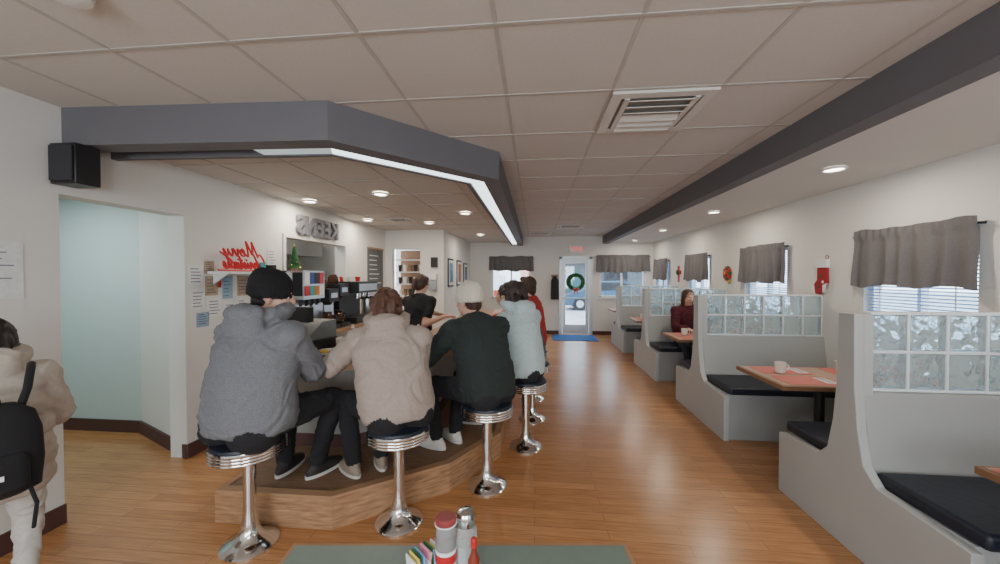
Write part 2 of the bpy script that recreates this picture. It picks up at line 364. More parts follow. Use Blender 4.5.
# outside
SNOW=mat('snowy_ground',(.42,.45,.48),.9,nscale=1,namt=.3)
b=B(); b.box((-30,10.3,-.3),(40,60,-.12),SNOW); b.box((3.5,-20,-.3),(40,10.3,-.12),SNOW); b.make('street_ground',origin=(5,20,-.3))
BR=mat('brick_red',(.40,.05,.03),.9,nscale=3); RG=mat('roof_grey',(.06,.06,.07),.9)
b=B(); b.box((-6,20,-.12),(0,26,4.5),BR); b.box((-5,19.95,.8),(-3.2,20,2.4),BLACK); b.box((-2.4,19.95,.8),(-.8,20,2.4),WHITE); b.prism([(20-.4,4.5),(26.4,4.5),(23,6.6)],RG,-6.2,.2,lambda a,c,h:(h,a,c)); b.make('neighbour_house')
b=B(); b.box((14,2,-.12),(20,9,3.6),mat('siding_blue',(.14,.30,.48),.8)); b.prism([(1.7,3.6),(9.3,3.6),(5.5,5.6)],RG,13.7,20.3,lambda a,c,h:(h,a,c)); b.box((13.95,3,.8),(14,4.4,2.2),WHITE); b.box((13.95,6,.8),(14,7.4,2.2),WHITE); b.make('neighbour_house')
# street house and parked car seen through the door
b=B(); b.box((1.2,27,-.12),(11,33,2.6),mat('siding_grey',(.10,.12,.13),.8,nscale=2,namt=.2)); b.prism([(26.6,2.6),(33.4,2.6),(30,4.8)],RG,.9,11.3,lambda a,c,h:(h,a,c)); b.box((2.4,26.95,0),(3.3,27,2.0),mat('teal_door',(.03,.12,.12),.6)); b.box((5,26.95,.9),(6.6,27,2.0),BLACK); b.box((8,26.95,.9),(9.6,27,2.0),BLACK); b.make('neighbour_house')
b=B(); CR=mat('car_paint',(.05,.10,.16),.25,.4)
b.prism([(0,.35),(.1,.75),(.9,.95),(1.5,1.42),(3.0,1.45),(3.7,1.0),(4.3,.9),(4.4,.4),(4.2,.25),(.1,.25)],CR,18.2,19.9,lambda a,c,h:(1.4+a,h,c-.12)); b.prism([(1.05,.98),(1.55,1.36),(2.95,1.39),(3.5,1.02)],BLACK,18.18,19.92,lambda a,c,h:(1.4+a,h,c-.12))
for xx in (2.2,4.9):
    for yy in (18.15,19.75): b.cyl((xx,yy,.20),(xx,yy+.2,.20),.32,BLACK,seg=24); b.cyl((xx,yy-.01,.20),(xx,yy,.20),.18,STEEL,seg=18)
b.make('parked_car',bevel=.04)
# ------------------------------------------------------------------ counter + platform
CP=[(-2.03,2.13),(-1.256,2.134),(-.62,2.60),(-.30,3.15),(-.30,6.7)]
b=B(); ribbon(b,CP,0,.03,0,.205,OAK); ribbon(b,CP,.03,.9,0,.20,CARPET); ribbon(b,CP,-.008,.05,.198,.215,OAKT)
b.box((-2.04,2.13,0),(-2.0,3.0,.205),OAK); b.make('counter_platform',origin=O0)
b=B(); ribbon(b,CP,.66,.74,.201,.94,CPAN); ribbon(b,CP,.27,.85,.94,.975,CTOP); ribbon(b,CP,.250,.275,.925,.977,OAKT)
ribbon(b,CP,.65,.66,.201,.30,BROWN); b.box((-2.06,2.38,.93),(-2.02,2.98,.977),OAKT)
b.box((-2.03,2.80,.201),(-1.98,2.96,.94),CPAN)
b.make('diner_counter',origin=O0)
SEATZ=.645
def stool(x,y):
    b=B(); c=(x,y,0)
    b.lathe(c,[(.150,0),(.150,.010),(.138,.022),(.10,.038),(.068,.062),(.048,.10),(.038,.16),(.034,.22),(.034,.50),(.042,.505),(.042,.525),(.075,.532)],CHROME,40)
    b.lathe(c,[(.07,.525),(.155,.532),(.165,.540)],BLACK,40)
    pr=[(.165,.535),(.182,.54)]
    for k in range(4): z=.545+k*.017; pr+=[(.192,z),(.196,z+.006),(.192,z+.012)]
    pr+=[(.190,.612),(.184,.614)]
    b.lathe(c,pr,CHROME,48)
    b.lathe(c,[(.185,.610),(.190,.618),(.186,.632),(.16,.642),(.08,.646),(.01,.647)],VINYL,48)
    b.make('bar_stool')
ST=[(-1.671,1.978),(-.868,2.252),(-.358,2.711),(-.0825,3.36),(-.03,4.02),(-.03,4.68),(-.03,5.34),(-.03,6.0)]
for s in ST: stool(*s)
# ------------------------------------------------------------------ booths
def booth(Yc,yn,yf):
    b=B()
    prof=[(yn,0),(yn,.43),(Yc-.20,.455),(Yc-.125,.53),(Yc-.085,.72),(Yc-.062,.95),(Yc-.055,1.365),(Yc+.055,1.365),(Yc+.062,.95),(Yc+.085,.72),(Yc+.125,.53),(Yc+.20,.455),(yf,.43),(yf,0)]
    b.prism(prof,LAM,1.80,1.85,lambda a,c,h:(h,a,c))
    b.prism([(Yc-.062,.90),(Yc-.055,1.365),(Yc+.055,1.365),(Yc+.062,.90)],LAM,1.85,1.90,lambda a,c,h:(h,a,c))
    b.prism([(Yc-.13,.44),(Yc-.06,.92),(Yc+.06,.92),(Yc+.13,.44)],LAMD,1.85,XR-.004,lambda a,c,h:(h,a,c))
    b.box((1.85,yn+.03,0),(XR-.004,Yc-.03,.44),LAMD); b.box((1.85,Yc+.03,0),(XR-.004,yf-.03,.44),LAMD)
    b.make('booth_bench',bevel=.004)
    for y0,y1 in ((yn-.01,Yc-.135),(Yc+.135,yf+.01)):
        c=B(); c.box((1.852,y0,.442),(XR-.005,y1,.515),VINYL); c.make('seat_cushion',bevel=.018)
    g=B(); n=6; w=(XR-1.90)/n; h=.218
    g.box((1.901,Yc-.02,.921),(XR-.002,Yc+.02,.93),GROUT)
    for r in range(2):
        for k in range(n):
            xx=1.90+k*w; zz=.93+r*h
            g.box((xx+.010,Yc-.034,zz+.010),(xx+w-.010,Yc+.034,zz+h-.010),GLASSB)
    for k in range(n+1): xx=min(1.901+k*w,XR-.010); g.box((xx-.008 if k else xx,Yc-.036,.93),(xx+.008,Yc+.036,.93+2*h),GROUT)
    for r in range(3): g.box((1.901,Yc-.036,.93+r*h-.008),(XR-.002,Yc+.036,.93+r*h+.008),GROUT)
    g.make('glass_block_screen',bevel=.006)
for yc in (.31,2.30,4.29,6.28,8.27): booth(yc,yc-.63,yc+.57)
def mug(x,y,z,m=CERAM,s=1):
    b=B(); b.lathe((x,y,z),[(.030*s,0),(.036*s,.006),(.041*s,.04*s),(.043*s,.09*s),(.039*s,.09*s),(.036*s,.03*s),(.01,.02*s)],m,24)
    b.torus((x+.045*s,y,z+.047*s),.024*s,.006*s,m,ax=(0,1,0),seg=14,sg=8); b.make('coffee_mug')
SHG=mat('shaker_glass',(.8,.82,.82),.1,trans=.6)
def saltshaker(x,y,z):
    b=B(); b.lathe((x,y,z),[(.018,0),(.02,.01),(.017,.07)],SHG,16); b.lathe((x,y,z+.07),[(.018,0),(.018,.015),(.008,.026)],CHROME,16); b.make('salt_shaker')
def ketchup(x,y,z,m=RED):
    b=B(); b.lathe((x,y,z),[(.028,0),(.031,.01),(.031,.09),(.024,.13),(.014,.15),(.013,.165)],m,20); b.lathe((x,y,z+.165),[(.015,0),(.015,.018),(.005,.03)],WHITE,16); b.make('ketchup_bottle')
def cutlery(b,x,y,z):
    for k,dx in enumerate((0,.018,.036)):
        b.box((x+dx-.003,y-.07,z),(x+dx+.003,y+.05,z+.003),STEEL); b.box((x+dx-.006,y+.05,z),(x+dx+.006,y+.085,z+.003),STEEL)
def booth_table(y0,y1,x0=1.86):
    b=B(); b.box((x0,y0,.715),(XR-.006,y1,.748),TEDGE); b.box((x0+.02,y0+.02,.748),(XR-.006,y1-.02,.752),TGREY)
    yc=(y0+y1)/2; b.lathe((2.35,yc,0),[(.22,0),(.22,.015),(.05,.04),(.035,.08),(.035,.69),(.12,.715)],BLACK,24)
    b.make('booth_table',bevel=.005)
    for i,(xx,yy) in enumerate(((2.14,y0+.165),(2.72,y0+.165),(2.14,y1-.165),(2.72,y1-.165))):
        p=B(); p.box((xx-.20,yy-.125,.753),(xx+.20,yy+.125,.755),REDP); p.box((xx+.10,yy-.08,.755),(xx+.18,yy+.09,.757),PAPER); cutlery(p,xx+.12,yy,.757); p.make('placemat')
for k,y in enumerate((3.25,5.25,7.25,9.25)):
    booth_table(y-.32,y+.32)
    mug(2.08,y+.06,.757); mug(2.45,y-.15,.757); mug(2.62,y+.14,.757); mug(2.80,y-.12,.757); saltshaker(2.86,y-.02,.757); saltshaker(2.92,y+.05,.757); ketchup(2.98,y-.07,.757,RED if k%2 else BLACK)
    b=B(); b.box((2.84,y+.12,.757),(2.98,y+.20,.765),BLACK)
    for j in range(8): b.box((2.85+j*.015,y+.13,.765),(2.856+j*.015,y+.19,.82),[WHITE,mat('packet_pink',(.75,.25,.35),.6),mat('packet_blue',(.2,.4,.7),.6)][j%3])
    b.make('sugar_packet_caddy')
booth_table(1.0,1.78,1.92)
# ------------------------------------------------------------------ foreground table
T=Matrix.Rotation(R(5.48),4,'Z')
b=B(); b.box((-.645,.40,.715),(.395,1.128,.745),OAKT,T); b.box((-.63,.415,.745),(.38,1.112,.75),TGREEN,T)
b.lathe(T@Vector((-.12,.75,0)),[(.28,0),(.28,.015),(.06,.04),(.04,.08),(.04,.69),(.16,.715)],BLACK,24); b.make('dining_table',bevel=.004)
def TP(x,y,z=.751): v=T@Vector((x,y,0)); return (v.x,v.y,z)
GL=mat('jar_glass',(.85,.88,.88),.08,trans=.75)
x,y,z=TP(-.150,1.0)
b=B(); b.lathe((x,y,z),[(.024,0),(.028,.008),(.029,.10),(.026,.135),(.026,.145)],GL,24); b.lathe((x,y,z+.003),[(.020,0),(.0270,.01),(.0275,.115)],mat('jelly_red',(.16,.015,.015),.3),20)
b.lathe((x,y,z+.145),[(.029,0),(.030,.014),(.024,.020)],mat('jar_lid_red',(.24,.04,.04),.4),24); b.torus((x,y,z+.147),.029,.002,WHITE); b.lathe((x,y,z+.035),[(.0292,0),(.0294,.045)],PAPER,24); b.lathe((x,y,z+.045),[(.0296,0),(.0297,.025)],RED,24); b.make('jam_jar')
x,y,z=TP(-.098,1.03)
b=B(); b.lathe((x,y,z),[(.028,0),(.032,.01),(.033,.10),(.028,.125)],GL,24); b.lathe((x,y,z+.002),[(.024,0),(.028,.01),(.028,.07)],WHITE,20); b.lathe((x,y,z+.125),[(.030,0),(.030,.018),(.024,.034),(.008,.040)],CHROME,24); b.make('sugar_dispenser')
x,y,z=TP(-.070,.965)
b=B(); b.lathe((x,y,z),[(.014,0),(.016,.006),(.016,.070),(.008,.088),(.007,.105)],mat('hot_sauce',(.20,.03,.015),.25),18); b.lathe((x,y,z+.025),[(.0165,0),(.0165,.035)],PAPER,18); b.lathe((x,y,z+.105),[(.009,0),(.009,.020),(.006,.024)],RED,14); b.make('hot_sauce_bottle')
b=B(); x,y,z=TP(-.205,1.0)
M=Matrix.Translation((x,y,z))@Matrix.Rotation(R(50),4,'Z')
b.box((-.05,-.028,0),(.05,.028,.004),CHROME,M)
for sx in(-1,1): b.box((sx*.05-.002,-.028,0),(sx*.05+.002,.028,.035),CHROME,M)
for sy in(-1,1): b.box((-.05,sy*.028-.001,0),(.05,sy*.028+.001,.03),CHROME,M)
for k in range(14):
    c=[WHITE,mat('packet_pink',(.75,.25,.35),.6),mat('packet_blue',(.2,.4,.7),.6),mat('packet_yellow',(.8,.65,.15),.6),GREEN][(k*3)%5]
    MM=M@Matrix.Translation((-.043+k*.0065,0,.004))@Matrix.Rotation(R(random.uniform(-12,12)),4,'Y')
    b.box((-.0015,-.024,0),(.0015,.024,.065+random.uniform(-.006,.012)),c,MM)
b.make('sugar_packet_caddy')
# ------------------------------------------------------------------ left wall decor
b=B(); b.box((-3.0+.002,1.60,1.45),(-2.995,1.87,1.78),PAPER)
for k in range(7): b.box((-2.995,1.63,1.49+k*.037),(-2.9945,1.63+random.uniform(.12,.21),1.496+k*.037),INK)
b.make('notice_poster')
b=B()
PB=mat('paper_blue',(.28,.40,.52),.8)
for (y0,z0,w,h,m) in ((2.90,1.50,.14,.18,PAPER),(2.92,1.28,.13,.19,PAPER),(3.06,1.40,.13,.18,PAPERB),(3.08,1.20,.15,.18,PAPER),(3.24,1.36,.12,.22,PB),(3.26,1.17,.13,.15,PAPER),(3.42,1.38,.16,.20,PAPERB),(3.42,1.20,.13,.15,PAPER),(3.6,1.34,.12,.2,PAPER),(3.05,1.60,.1,.12,PAPERB),(3.76,1.30,.12,.16,PAPER),(3.78,1.50,.1,.12,PAPERB),(2.97,1.12,.12,.13,PB),(3.18,1.47,.05,.10,RED),(3.84,1.70,.14,.2,PAPER)):
    b.box((-2.999,y0,z0),(-2.994,y0+w,z0+h),m)
    for k in range(5): b.box((-2.994,y0+.015,z0+.025+k*h/6.3),(-2.9935,y0+w-random.uniform(.02,.05),z0+.033+k*h/6.3),INK)
b.make('pinned_notes')
b=B(); b.box((-2.999,3.08,1.60),(-2.78,3.78,1.622),WHITE)
b.prism([(-2.999,1.60),(-2.85,1.60),(-2.999,1.5)],WHITE,3.14,3.16,lambda a,c,h:(a,h,c)); b.prism([(-2.999,1.60),(-2.85,1.60),(-2.999,1.5)],WHITE,3.68,3.70,lambda a,c,h:(a,h,c)); b.make('wall_shelf')
b=B(); b.lathe((-2.88,3.62,1.622),[(.03,0),(.04,.03),(.025,.07),(.03,.1)],mat('teal_panel',(.05,.32,.30),.5),16); b.box((-2.95,3.70,1.622),(-2.83,3.76,1.70),BLACK); b.make('shelf_knick_knacks')
RS=mat('sign_red',(.55,.02,.03),.45)
MER=[[(0,0),(.08,.5),(.15,1),(.22,.5),(.3,.15),(.4,.6),(.48,1),(.52,.5),(.58,.03),(.68,.1),(.80,.22),(.9,.38),(.82,.48),(.74,.3),(.8,.03),(.95,.08),(1.02,.4),(1.1,.42),(1.12,.2),(1.2,0),(1.3,.4),(1.38,.42),(1.40,.2),(1.48,0),(1.58,.2),(1.62,.4),(1.64,.1),(1.74,.05),(1.84,.4),(1.82,0),(1.72,-.45),(1.58,-.4),(1.75,-.1),(2.05,.2)]]
CHR=[[(.38,.85),(.2,1),(.03,.6),(.08,.1),(.3,0),(.42,.25),(.52,.6),(.6,1),(.52,.5),(.52,0),(.6,.38),(.7,.35),(.7,0),(.8,.1),(.86,.4),(.94,.4),(.94,.1),(1.02,0),(1.1,.38),(1.1,.05),(1.2,.1),(1.28,.42),(1.36,.15),(1.26,0),(1.4,.1),(1.5,.8),(1.5,.1),(1.58,0),(1.66,.38),(1.68,0),(1.76,.4),(1.8,0),(1.88,.4),(1.92,0),(2.02,.1),(2.2,.38),(2.08,.35),(2.06,.05),(2.2,.1),(2.22,.38),(2.22,.05),(2.34,.1),(2.42,.42),(2.5,.15),(2.4,0),(2.3,.03)],[(1.38,.55),(1.62,.6)],[(1.12,.55),(1.13,.6)]]
b=B()
for strokes,y0,z0,sc in ((MER,3.58,1.775,.22),(CHR,3.70,1.655,.215)):
    for st in strokes: b.tube([Vector((-2.90,y0-q.x*sc,z0+q.y*sc*.68)) for q in catmull([(x_+y_*.25,y_,0) for x_,y_ in st],4)],.009,RS,seg=6)
b.tube([Vector((-2.90,3.10,1.637)),Vector((-2.90,3.4,1.632)),Vector((-2.90,3.74,1.637))],.009,RS,seg=6)
b.make('merry_christmas_sign')
b=B(); b.text('KEENS',(-2.97,4.80,2.125),(0,1,0),(0,0,1),(1,0,0),.33,.02,GREYT,mirror=True,bold=.010); b.make('keens_letters_sign',smooth=30)
b=B(); b.box((-2.98,1.985,2.15),(-2.80,2.12,2.40),BLACK); b.box((-2.97,1.97,2.165),(-2.81,1.985,2.385),mat('speaker_mesh',(.03,.03,.035),.9,nscale=200,namt=.5)); b.box((-2.999,2.03,2.22),(-2.98,2.09,2.3),BLACK); b.make('wall_speaker',bevel=.006)
b=B(); b.box((-2.999,6.3,1.35),(-2.985,6.95,2.08),mat('board_dark',(.12,.13,.13),.7)); b.box((-2.999,6.28,2.08),(-2.975,6.97,2.11),OAKT); b.box((-2.999,6.28,1.32),(-2.975,6.97,1.35),OAKT)
for k in range(7): b.box((-2.985,6.36,1.44+k*.085),(-2.984,6.36+random.uniform(.3,.5),1.455+k*.085),PAPER)
b.make('menu_board')
b=B()
for (p,q,r,s) in ((4.09,5.56,2.05,2.09),(4.09,5.56,1.21,1.25),(4.09,4.13,1.25,2.05),(5.52,5.56,1.25,2.05)): b.box((-3.0,p,r),(-2.98,q,s),WHITE)
b.make('trim_1',origin=O0)
# back counter
b=B(); b.box((-2.98,3.45,.0),(-2.42,6.95,.88),STEEL); b.box((-2.985,3.42,.88),(-2.38,6.98,.92),CTOP)
for k in range(5): b.box((-2.42,3.5+k*.69,.08),(-2.405,4.12+k*.69,.82),mat('cabinet_front',(.3,.3,.3),.4,.5)); b.cyl((-2.39,3.75+k*.69,.74),(-2.39,3.9+k*.69,.74),.008,CHROME)
b.make('back_counter',bevel=.004)
def soda(x,y):
    b=B(); b.box((x-.2,y-.2,.92),(x+.2,y+.2,1.0),STEEL); b.box((x-.2,y-.2,1.0),(x-.02,y+.2,1.64),STEEL); b.box((x-.2,y-.2,1.32),(x+.17,y+.2,1.64),STEEL)
    cs=[RED,mat('label_teal',(.05,.30,.28),.5),mat('label_orange',(.5,.18,.03),.5),PAPER,mat('label_navy',(.04,.07,.25),.5),BLACK]
    for k in range(4): b.box((x+.17,y-.18+k*.09,1.36),(x+.18,y-.10+k*.09,1.47),cs[k]); b.box((x+.17,y-.18+k*.09,1.49),(x+.18,y-.10+k*.09,1.62),cs[(k+3)%6])
    for k in range(3): b.box((x-.19+k*.12,y-.207,1.36),(x-.08+k*.12,y-.2,1.62),cs[(k*2+1)%6]); b.box((x-.18+k*.12,y-.2075,1.45),(x-.10+k*.12,y-.207,1.53),cs[(k+3)%6])
    for k in range(4): b.cyl((x+.1,y-.15+k*.1,1.32),(x+.1,y-.15+k*.1,1.24),.016,BLACK); b.box((x+.12,y-.17+k*.1,1.26),(x+.14,y-.13+k*.1,1.33),BLACK)
    b.box((x+.02,y-.17,1.0),(x+.19,y+.17,1.015),BLACK); b.make('soda_dispenser',bevel=.006)
def brewer(x,y,m=BLACK,h=0):
    b=B(); b.box((x-.2,y-.11,.92),(x+.18,y+.11,.97),m); b.box((x-.2,y-.11,.97),(x-.06,y+.11,1.40+h),STEEL); b.box((x-.2,y-.11,1.26+h),(x+.16,y+.11,1.42+h),m)
    b.box((x+.16,y-.07,1.31+h),(x+.163,y+.07,1.37+h),STEEL); b.ell((x+.163,y+.09,1.30+h),(.006,.008,.008),RED,seg=8,rg=6)
    b.lathe((x+.07,y,1.22+h),[(.04,0),(.07,.04)],BLACK,20)
    b.lathe((x+.07,y,.97),[(.06,0),(.075,.02),(.07,.09),(.045,.13),(.05,.15)],mat('coffee_glass',(.05,.02,.01),.08),20); b.lathe((x+.07,y,1.12),[(.05,0),(.05,.012)],BLACK,20)
    b.torus((x+.15,y,1.05),.04,.009,BLACK,ax=(0,1,0),seg=14,sg=6)
    b.lathe((x+.0,y,1.42+h),[(.055,0),(.07,.02),(.062,.08),(.04,.12)],mat('coffee_glass',(.05,.02,.01),.08),16)
    b.make('coffee_brewer',bevel=.005)
soda(-2.68,3.95); brewer(-2.65,4.33); brewer(-2.65,4.58,BLACK,.06)
b=B(); b.box((-2.9,4.82,.92),(-2.45,5.42,1.0),BLACK); b.box((-2.9,4.82,1.0),(-2.7,5.42,1.45),BLACK); b.box((-2.9,4.82,1.34),(-2.42,5.42,1.50),BLACK); b.box((-2.42,4.84,1.37),(-2.415,5.40,1.47),STEEL)
for k in range(3): b.cyl((-2.5,4.95+k*.17,1.34),(-2.5,4.95+k*.17,1.26),.03,CHROME); b.cyl((-2.5,4.95+k*.17,1.27),(-2.38,4.95+k*.17,1.26),.012,BLACK)
for k in range(6): b.lathe((-2.8+.1*(k%2),4.9+k*.09,1.50),[(.03,0),(.04,.07),(.035,.07)],[WHITE,CERAM,RED][k%3],12)
b.make('espresso_machine',bevel=.01)
b=B(); b.lathe((-2.68,5.65,.92),[(.1,0),(.11,.02),(.11,.35),(.1,.38),(.03,.42)],STEEL,24); b.cyl((-2.58,5.65,1.0),(-2.52,5.65,1.0),.012,BLACK); b.make('coffee_urn')
b=B(); b.cyl((-2.75,3.95,1.64),(-2.75,3.95,1.67),.04,OAKT)
for k in range(4): b.lathe((-2.75,3.95,1.67+k*.055),[(.075-k*.016,0),(.03-k*.005,.07),(.004,.09)],GREEN,14)
GOLD=mat('gold_ball',(.7,.5,.1),.3,.8)
for k in range(16): t=k*2.4; h=k/16; b.ell((-2.75+.07*(1-h)*math.cos(t),3.95+.07*(1-h)*math.sin(t),1.68+h*.2),(.008,)*3,RED if k%2 else GOLD,seg=6,rg=4)
b.ell((-2.75,3.95,1.93),(.012,)*3,GOLD,seg=6,rg=4); b.make('tabletop_christmas_tree')
def glass(b,x,y,z,m,s=1): b.lathe((x,y,z),[(.026*s,0),(.036*s,.11*s),(.033*s,.11*s),(.024*s,.01)],m,14)
b=B()
for i in range(4):
    for j in range(5): glass(b,-2.85+i*.085,3.50+j*.06,.92,[SHG,RED,SHG,CERAM][(i+j)%4])
for i in range(3):
    for j in range(3): glass(b,-2.85+i*.085,3.50+j*.06,1.035,[SHG,CERAM,RED][(i+j)%3])
b.make('stacked_tumblers')
b=B()
for k in range(5): b.lathe((-2.5,3.56,.92+k*.012),[(.08,0),(.12,.012),(.118,.014),(.02,.004)],WHITE,24)
b.make('plate_stack')
# cash register
b=B(); M=Matrix.Translation((-1.86,2.80,.976))@Matrix.Rotation(R(170),4,'Z')
b.box((-.17,-.17,0),(.17,.17,.10),BLACK,M); b.prism([(-.15,.10),(.17,.10),(.17,.24),(.02,.24),(-.15,.13)],mat('register_grey',(.16,.17,.17),.5),-.16,.16,lambda a,c,h:tuple(M@Vector((h,-a,c))))
b.box((-.12,.04,.24),(.12,.10,.36),BLACK,M); b.box((-.10,.03,.27),(.10,.041,.34),mat('register_display',(.1,.3,.25),.3,emit=.4),M)
for i in range(5):
    for j in range(3): b.box((-.12+i*.045,-.13+j*.045,.13),(-.085+i*.045,-.10+j*.045,.155+j*.028),PAPER,M)
b.make('cash_register',bevel=.004)
for k in range(7):
    mug(-2.6+.05*(k%2),6.0+k*.11,.921,[WHITE,CERAM,WHITE,RED][k%4])
b=B(); b.box((-2.86,7.26,.9),(-2.28,7.6,.93),WHITE)
for k in range(4): b.box((-2.86,7.26,1.15+k*.25),(-2.28,7.55,1.17+k*.25),WHITE)
for k in range(4):
    for j in range(5): b.lathe((-2.79+j*.11,7.35,.93 if k==0 else .92+.25*k),[(.03,0),(.045,.14),(.035,.14)],[WHITE,BLACK,CERAM,TEDGE,BLACK][(j+k*2)%5],12)
b.box((-2.87,7.6,.9),(-2.27,7.62,2.12),TEDGE); b.make('cup_shelf')
b=B(); b.box((-2.05,7.05,1.75),(-1.92,7.099,1.95),BLACK); b.make('wall_speaker')
b=B(); b.box((-2.1,7.0,1.30),(-1.93,7.098,1.48),STEEL); b.box((-2.1,7.0,1.5),(-1.93,7.098,1.62),WHITE); b.make('paper_towel_dispenser',bevel=.008)
for y,h,c in ((7.65,.30,(.12,.25,.42)),(8.5,.30,(.35,.10,.06)),(9.3,.26,(.08,.12,.12))):
    b=B(); b.box((-1.799,y-.24,1.65-h),(-1.78,y+.24,1.65+h),BLACK); b.box((-1.78,y-.20,1.69-h),(-1.775,y+.20,1.61+h),PAPER); b.box((-1.775,y-.15,1.74-h),(-1.773,y+.15,1.56+h),mat('poster_print_%d'%int(y),c,.5,nscale=9,namt=.6)); b.make('picture_frame')
def stocking(o,s,m):
    b=B(); prof=[(-.055,.17),(.055,.17),(.06,.02),(.065,-.05),(.05,-.12),(-.01,-.155),(-.10,-.16),(-.125,-.11),(-.09,-.06),(-.055,-.02)]
    f=lambda a,c,h:(o[0]-h,o[1]-a*s,o[2]+c*s)
    b.prism(prof,m,.005,.035,f); b.prism([(-.068,.10),(.068,.10),(.07,.18),(-.07,.18)],WHITE,.001,.045,f)
    b.prism([(-.10,-.16),(-.125,-.11),(-.09,-.06),(-.075,-.158)],WHITE,.003,.038,f); b.prism([(.065,-.05),(.05,-.12),(.02,-.145),(.02,-.07)],WHITE,.003,.038,f)
    b.torus((o[0]-.02,o[1]-.05*s,o[2]+.2*s),.02,.004,m,ax=(1,0,0),seg=12,sg=6)
    for q in ((-.01,.02),(.02,-.04),(-.03,-.09)): b.ell(f(q[0],q[1],.036),(.004,.016,.016),WHITE if q[0]>0 else GREEN,seg=8,rg=6)
    b.make('christmas_stocking',bevel=.006)
stocking((XR,4.24,1.56),1.1,mat('stocking_red',(.30,.02,.025),.85))
b=B(); 
for k in range(10):
    t=k*.628; b.ell((XR-.022,6.2+.08*math.cos(t),1.62+.08*math.sin(t)),(.02,.045,.045),GREEN if k%2 else RED,seg=8,rg=6)
b.ell((XR-.032,6.2,1.62),(.03,.06,.06),RED,seg=10,rg=8); b.ell((XR-.04,6.2,1.62),(.03,.025,.025),GOLD); b.ell((XR-.02,6.15,1.49),(.015,.04,.04),GOLD); b.make('poinsettia_wall_decoration')
b=B(); b.box((XR-.02,8.2,1.45),(XR-.001,8.26,1.8),RED); b.box((XR-.02,8.1,1.62),(XR-.001,8.36,1.7),RED); b.ell((XR-.03,8.23,1.66),(.02,.06,.06),GREEN); b.make('bow_wall_decoration')
# counter clutter
cz=.977
for (x,y) in ((-1.05,2.86),(-.86,3.12),(-.75,3.5),(-.72,3.95),(-.74,4.5),(-1.60,2.88),(-1.25,2.80),(-1.44,2.80)): mug(x,y,cz)
for (x,y,m) in ((-1.52,2.92,RED),(-.98,3.0,RED),(-.80,3.72,mat('syrup_brown',(.12,.04,.01),.2)),(-.8,4.3,RED)): ketchup(x,y,cz,m)
for (x,y) in ((-1.50,2.84),(-.93,3.08),(-.83,3.8)): saltshaker(x,y,cz)
def napkin(x,y):
    b=B(); b.box((x-.05,y-.07,cz),(x+.05,y+.07,cz+.13),CHROME); b.box((x-.051,y-.05,cz+.03),(x+.051,y+.05,cz+.11),PAPER); b.make('napkin_dispenser',bevel=.012)
napkin(-1.14,2.94); napkin(-.85,3.95); napkin(-1.34,2.92)
b=B()
for k,(w_,c_) in enumerate(((.21,RED),(.20,PAPER),(.19,mat('menu_green',(.06,.22,.14),.5)),(.21,PAPER))): b.box((-1.72-k*.012,2.93-.10,cz+.01),(-1.716-k*.012,2.93+.04,cz+.24-k*.01),c_)
b.box((-1.78,2.82,cz),(-1.70,2.98,cz+.05),STEEL); b.make('menu_holder')
def plate(x,y,z):
    b=B(); b.lathe((x,y,z),[(.07,0),(.075,.004),(.125,.018),(.122,.021),(.07,.008),(.01,.006)],WHITE,32)
    b.ell((x-.03,y,z+.018),(.045,.03,.014),mat('egg_yellow',(.75,.5,.1),.6)); b.ell((x+.04,y+.02,z+.018),(.04,.035,.015),mat('toast_brown',(.35,.17,.06),.8),seg=10); b.make('breakfast_plate')
plate(-1.60,2.68,cz); plate(-.68,3.36,cz); plate(-1.20,2.66,cz); plate(-.93,2.84,cz)
# ------------------------------------------------------------------ people
def remesh(b,vox,smooth=3,name='tmp'):
    me=bpy.data.meshes.new(name); me.from_pydata(b.v,[],b.f)
    ob=bpy.data.objects.new(name,me); bpy.context.scene.collection.objects.link(ob)
    md=ob.modifiers.new('r','REMESH'); md.mode='VOXEL'; md.voxel_size=vox; md.adaptivity=0
    if smooth:
        s=ob.modifiers.new('s','SMOOTH'); s.factor=.5; s.iterations=smooth
    dg=bpy.context.evaluated_depsgraph_get(); m2=bpy.data.meshes.new_from_object(ob.evaluated_get(dg))
    V=[v.co.copy() for v in m2.vertices]; Nn=[v.normal.copy() for v in m2.vertices]; F=[tuple(p.vertices) for p in m2.polygons]; C=[p.center.copy() for p in m2.polygons]
    bpy.data.objects.remove(ob); bpy.data.meshes.remove(m2)
    trees=[]
    for k,mm in enumerate(b.mats):
        fs=[f for f,i in zip(b.f,b.m) if i==k]; trees.append(BVHTree.FromPolygons(b.v,fs))
    mi=[]
    for c in C:
        best=0;bd=9
        for k,t in enumerate(trees):
            r=t.find_nearest(c,bd)
            if r[0] is not None and r[3]<bd: bd=r[3];best=k
        mi.append(best)
    return V,Nn,F,mi
def ik(a,c,l1,l2,pole):
    d=c-a; L=d.length
    if L>l1+l2-.004: c=a+d*((l1+l2-.004)/L); d=c-a; L=d.length
    x=(l1*l1-l2*l2+L*L)/(2*L); h=math.sqrt(max(0,l1*l1-x*x)); u=d/L; p=pole-u*pole.dot(u); p.normalize()
    return a+u*x+p*h,c
def bas(y): y=R(y); return Vector((math.cos(y),math.sin(y),0)),Vector((-math.sin(y),math.cos(y),0))
UP=Vector((0,0,1))
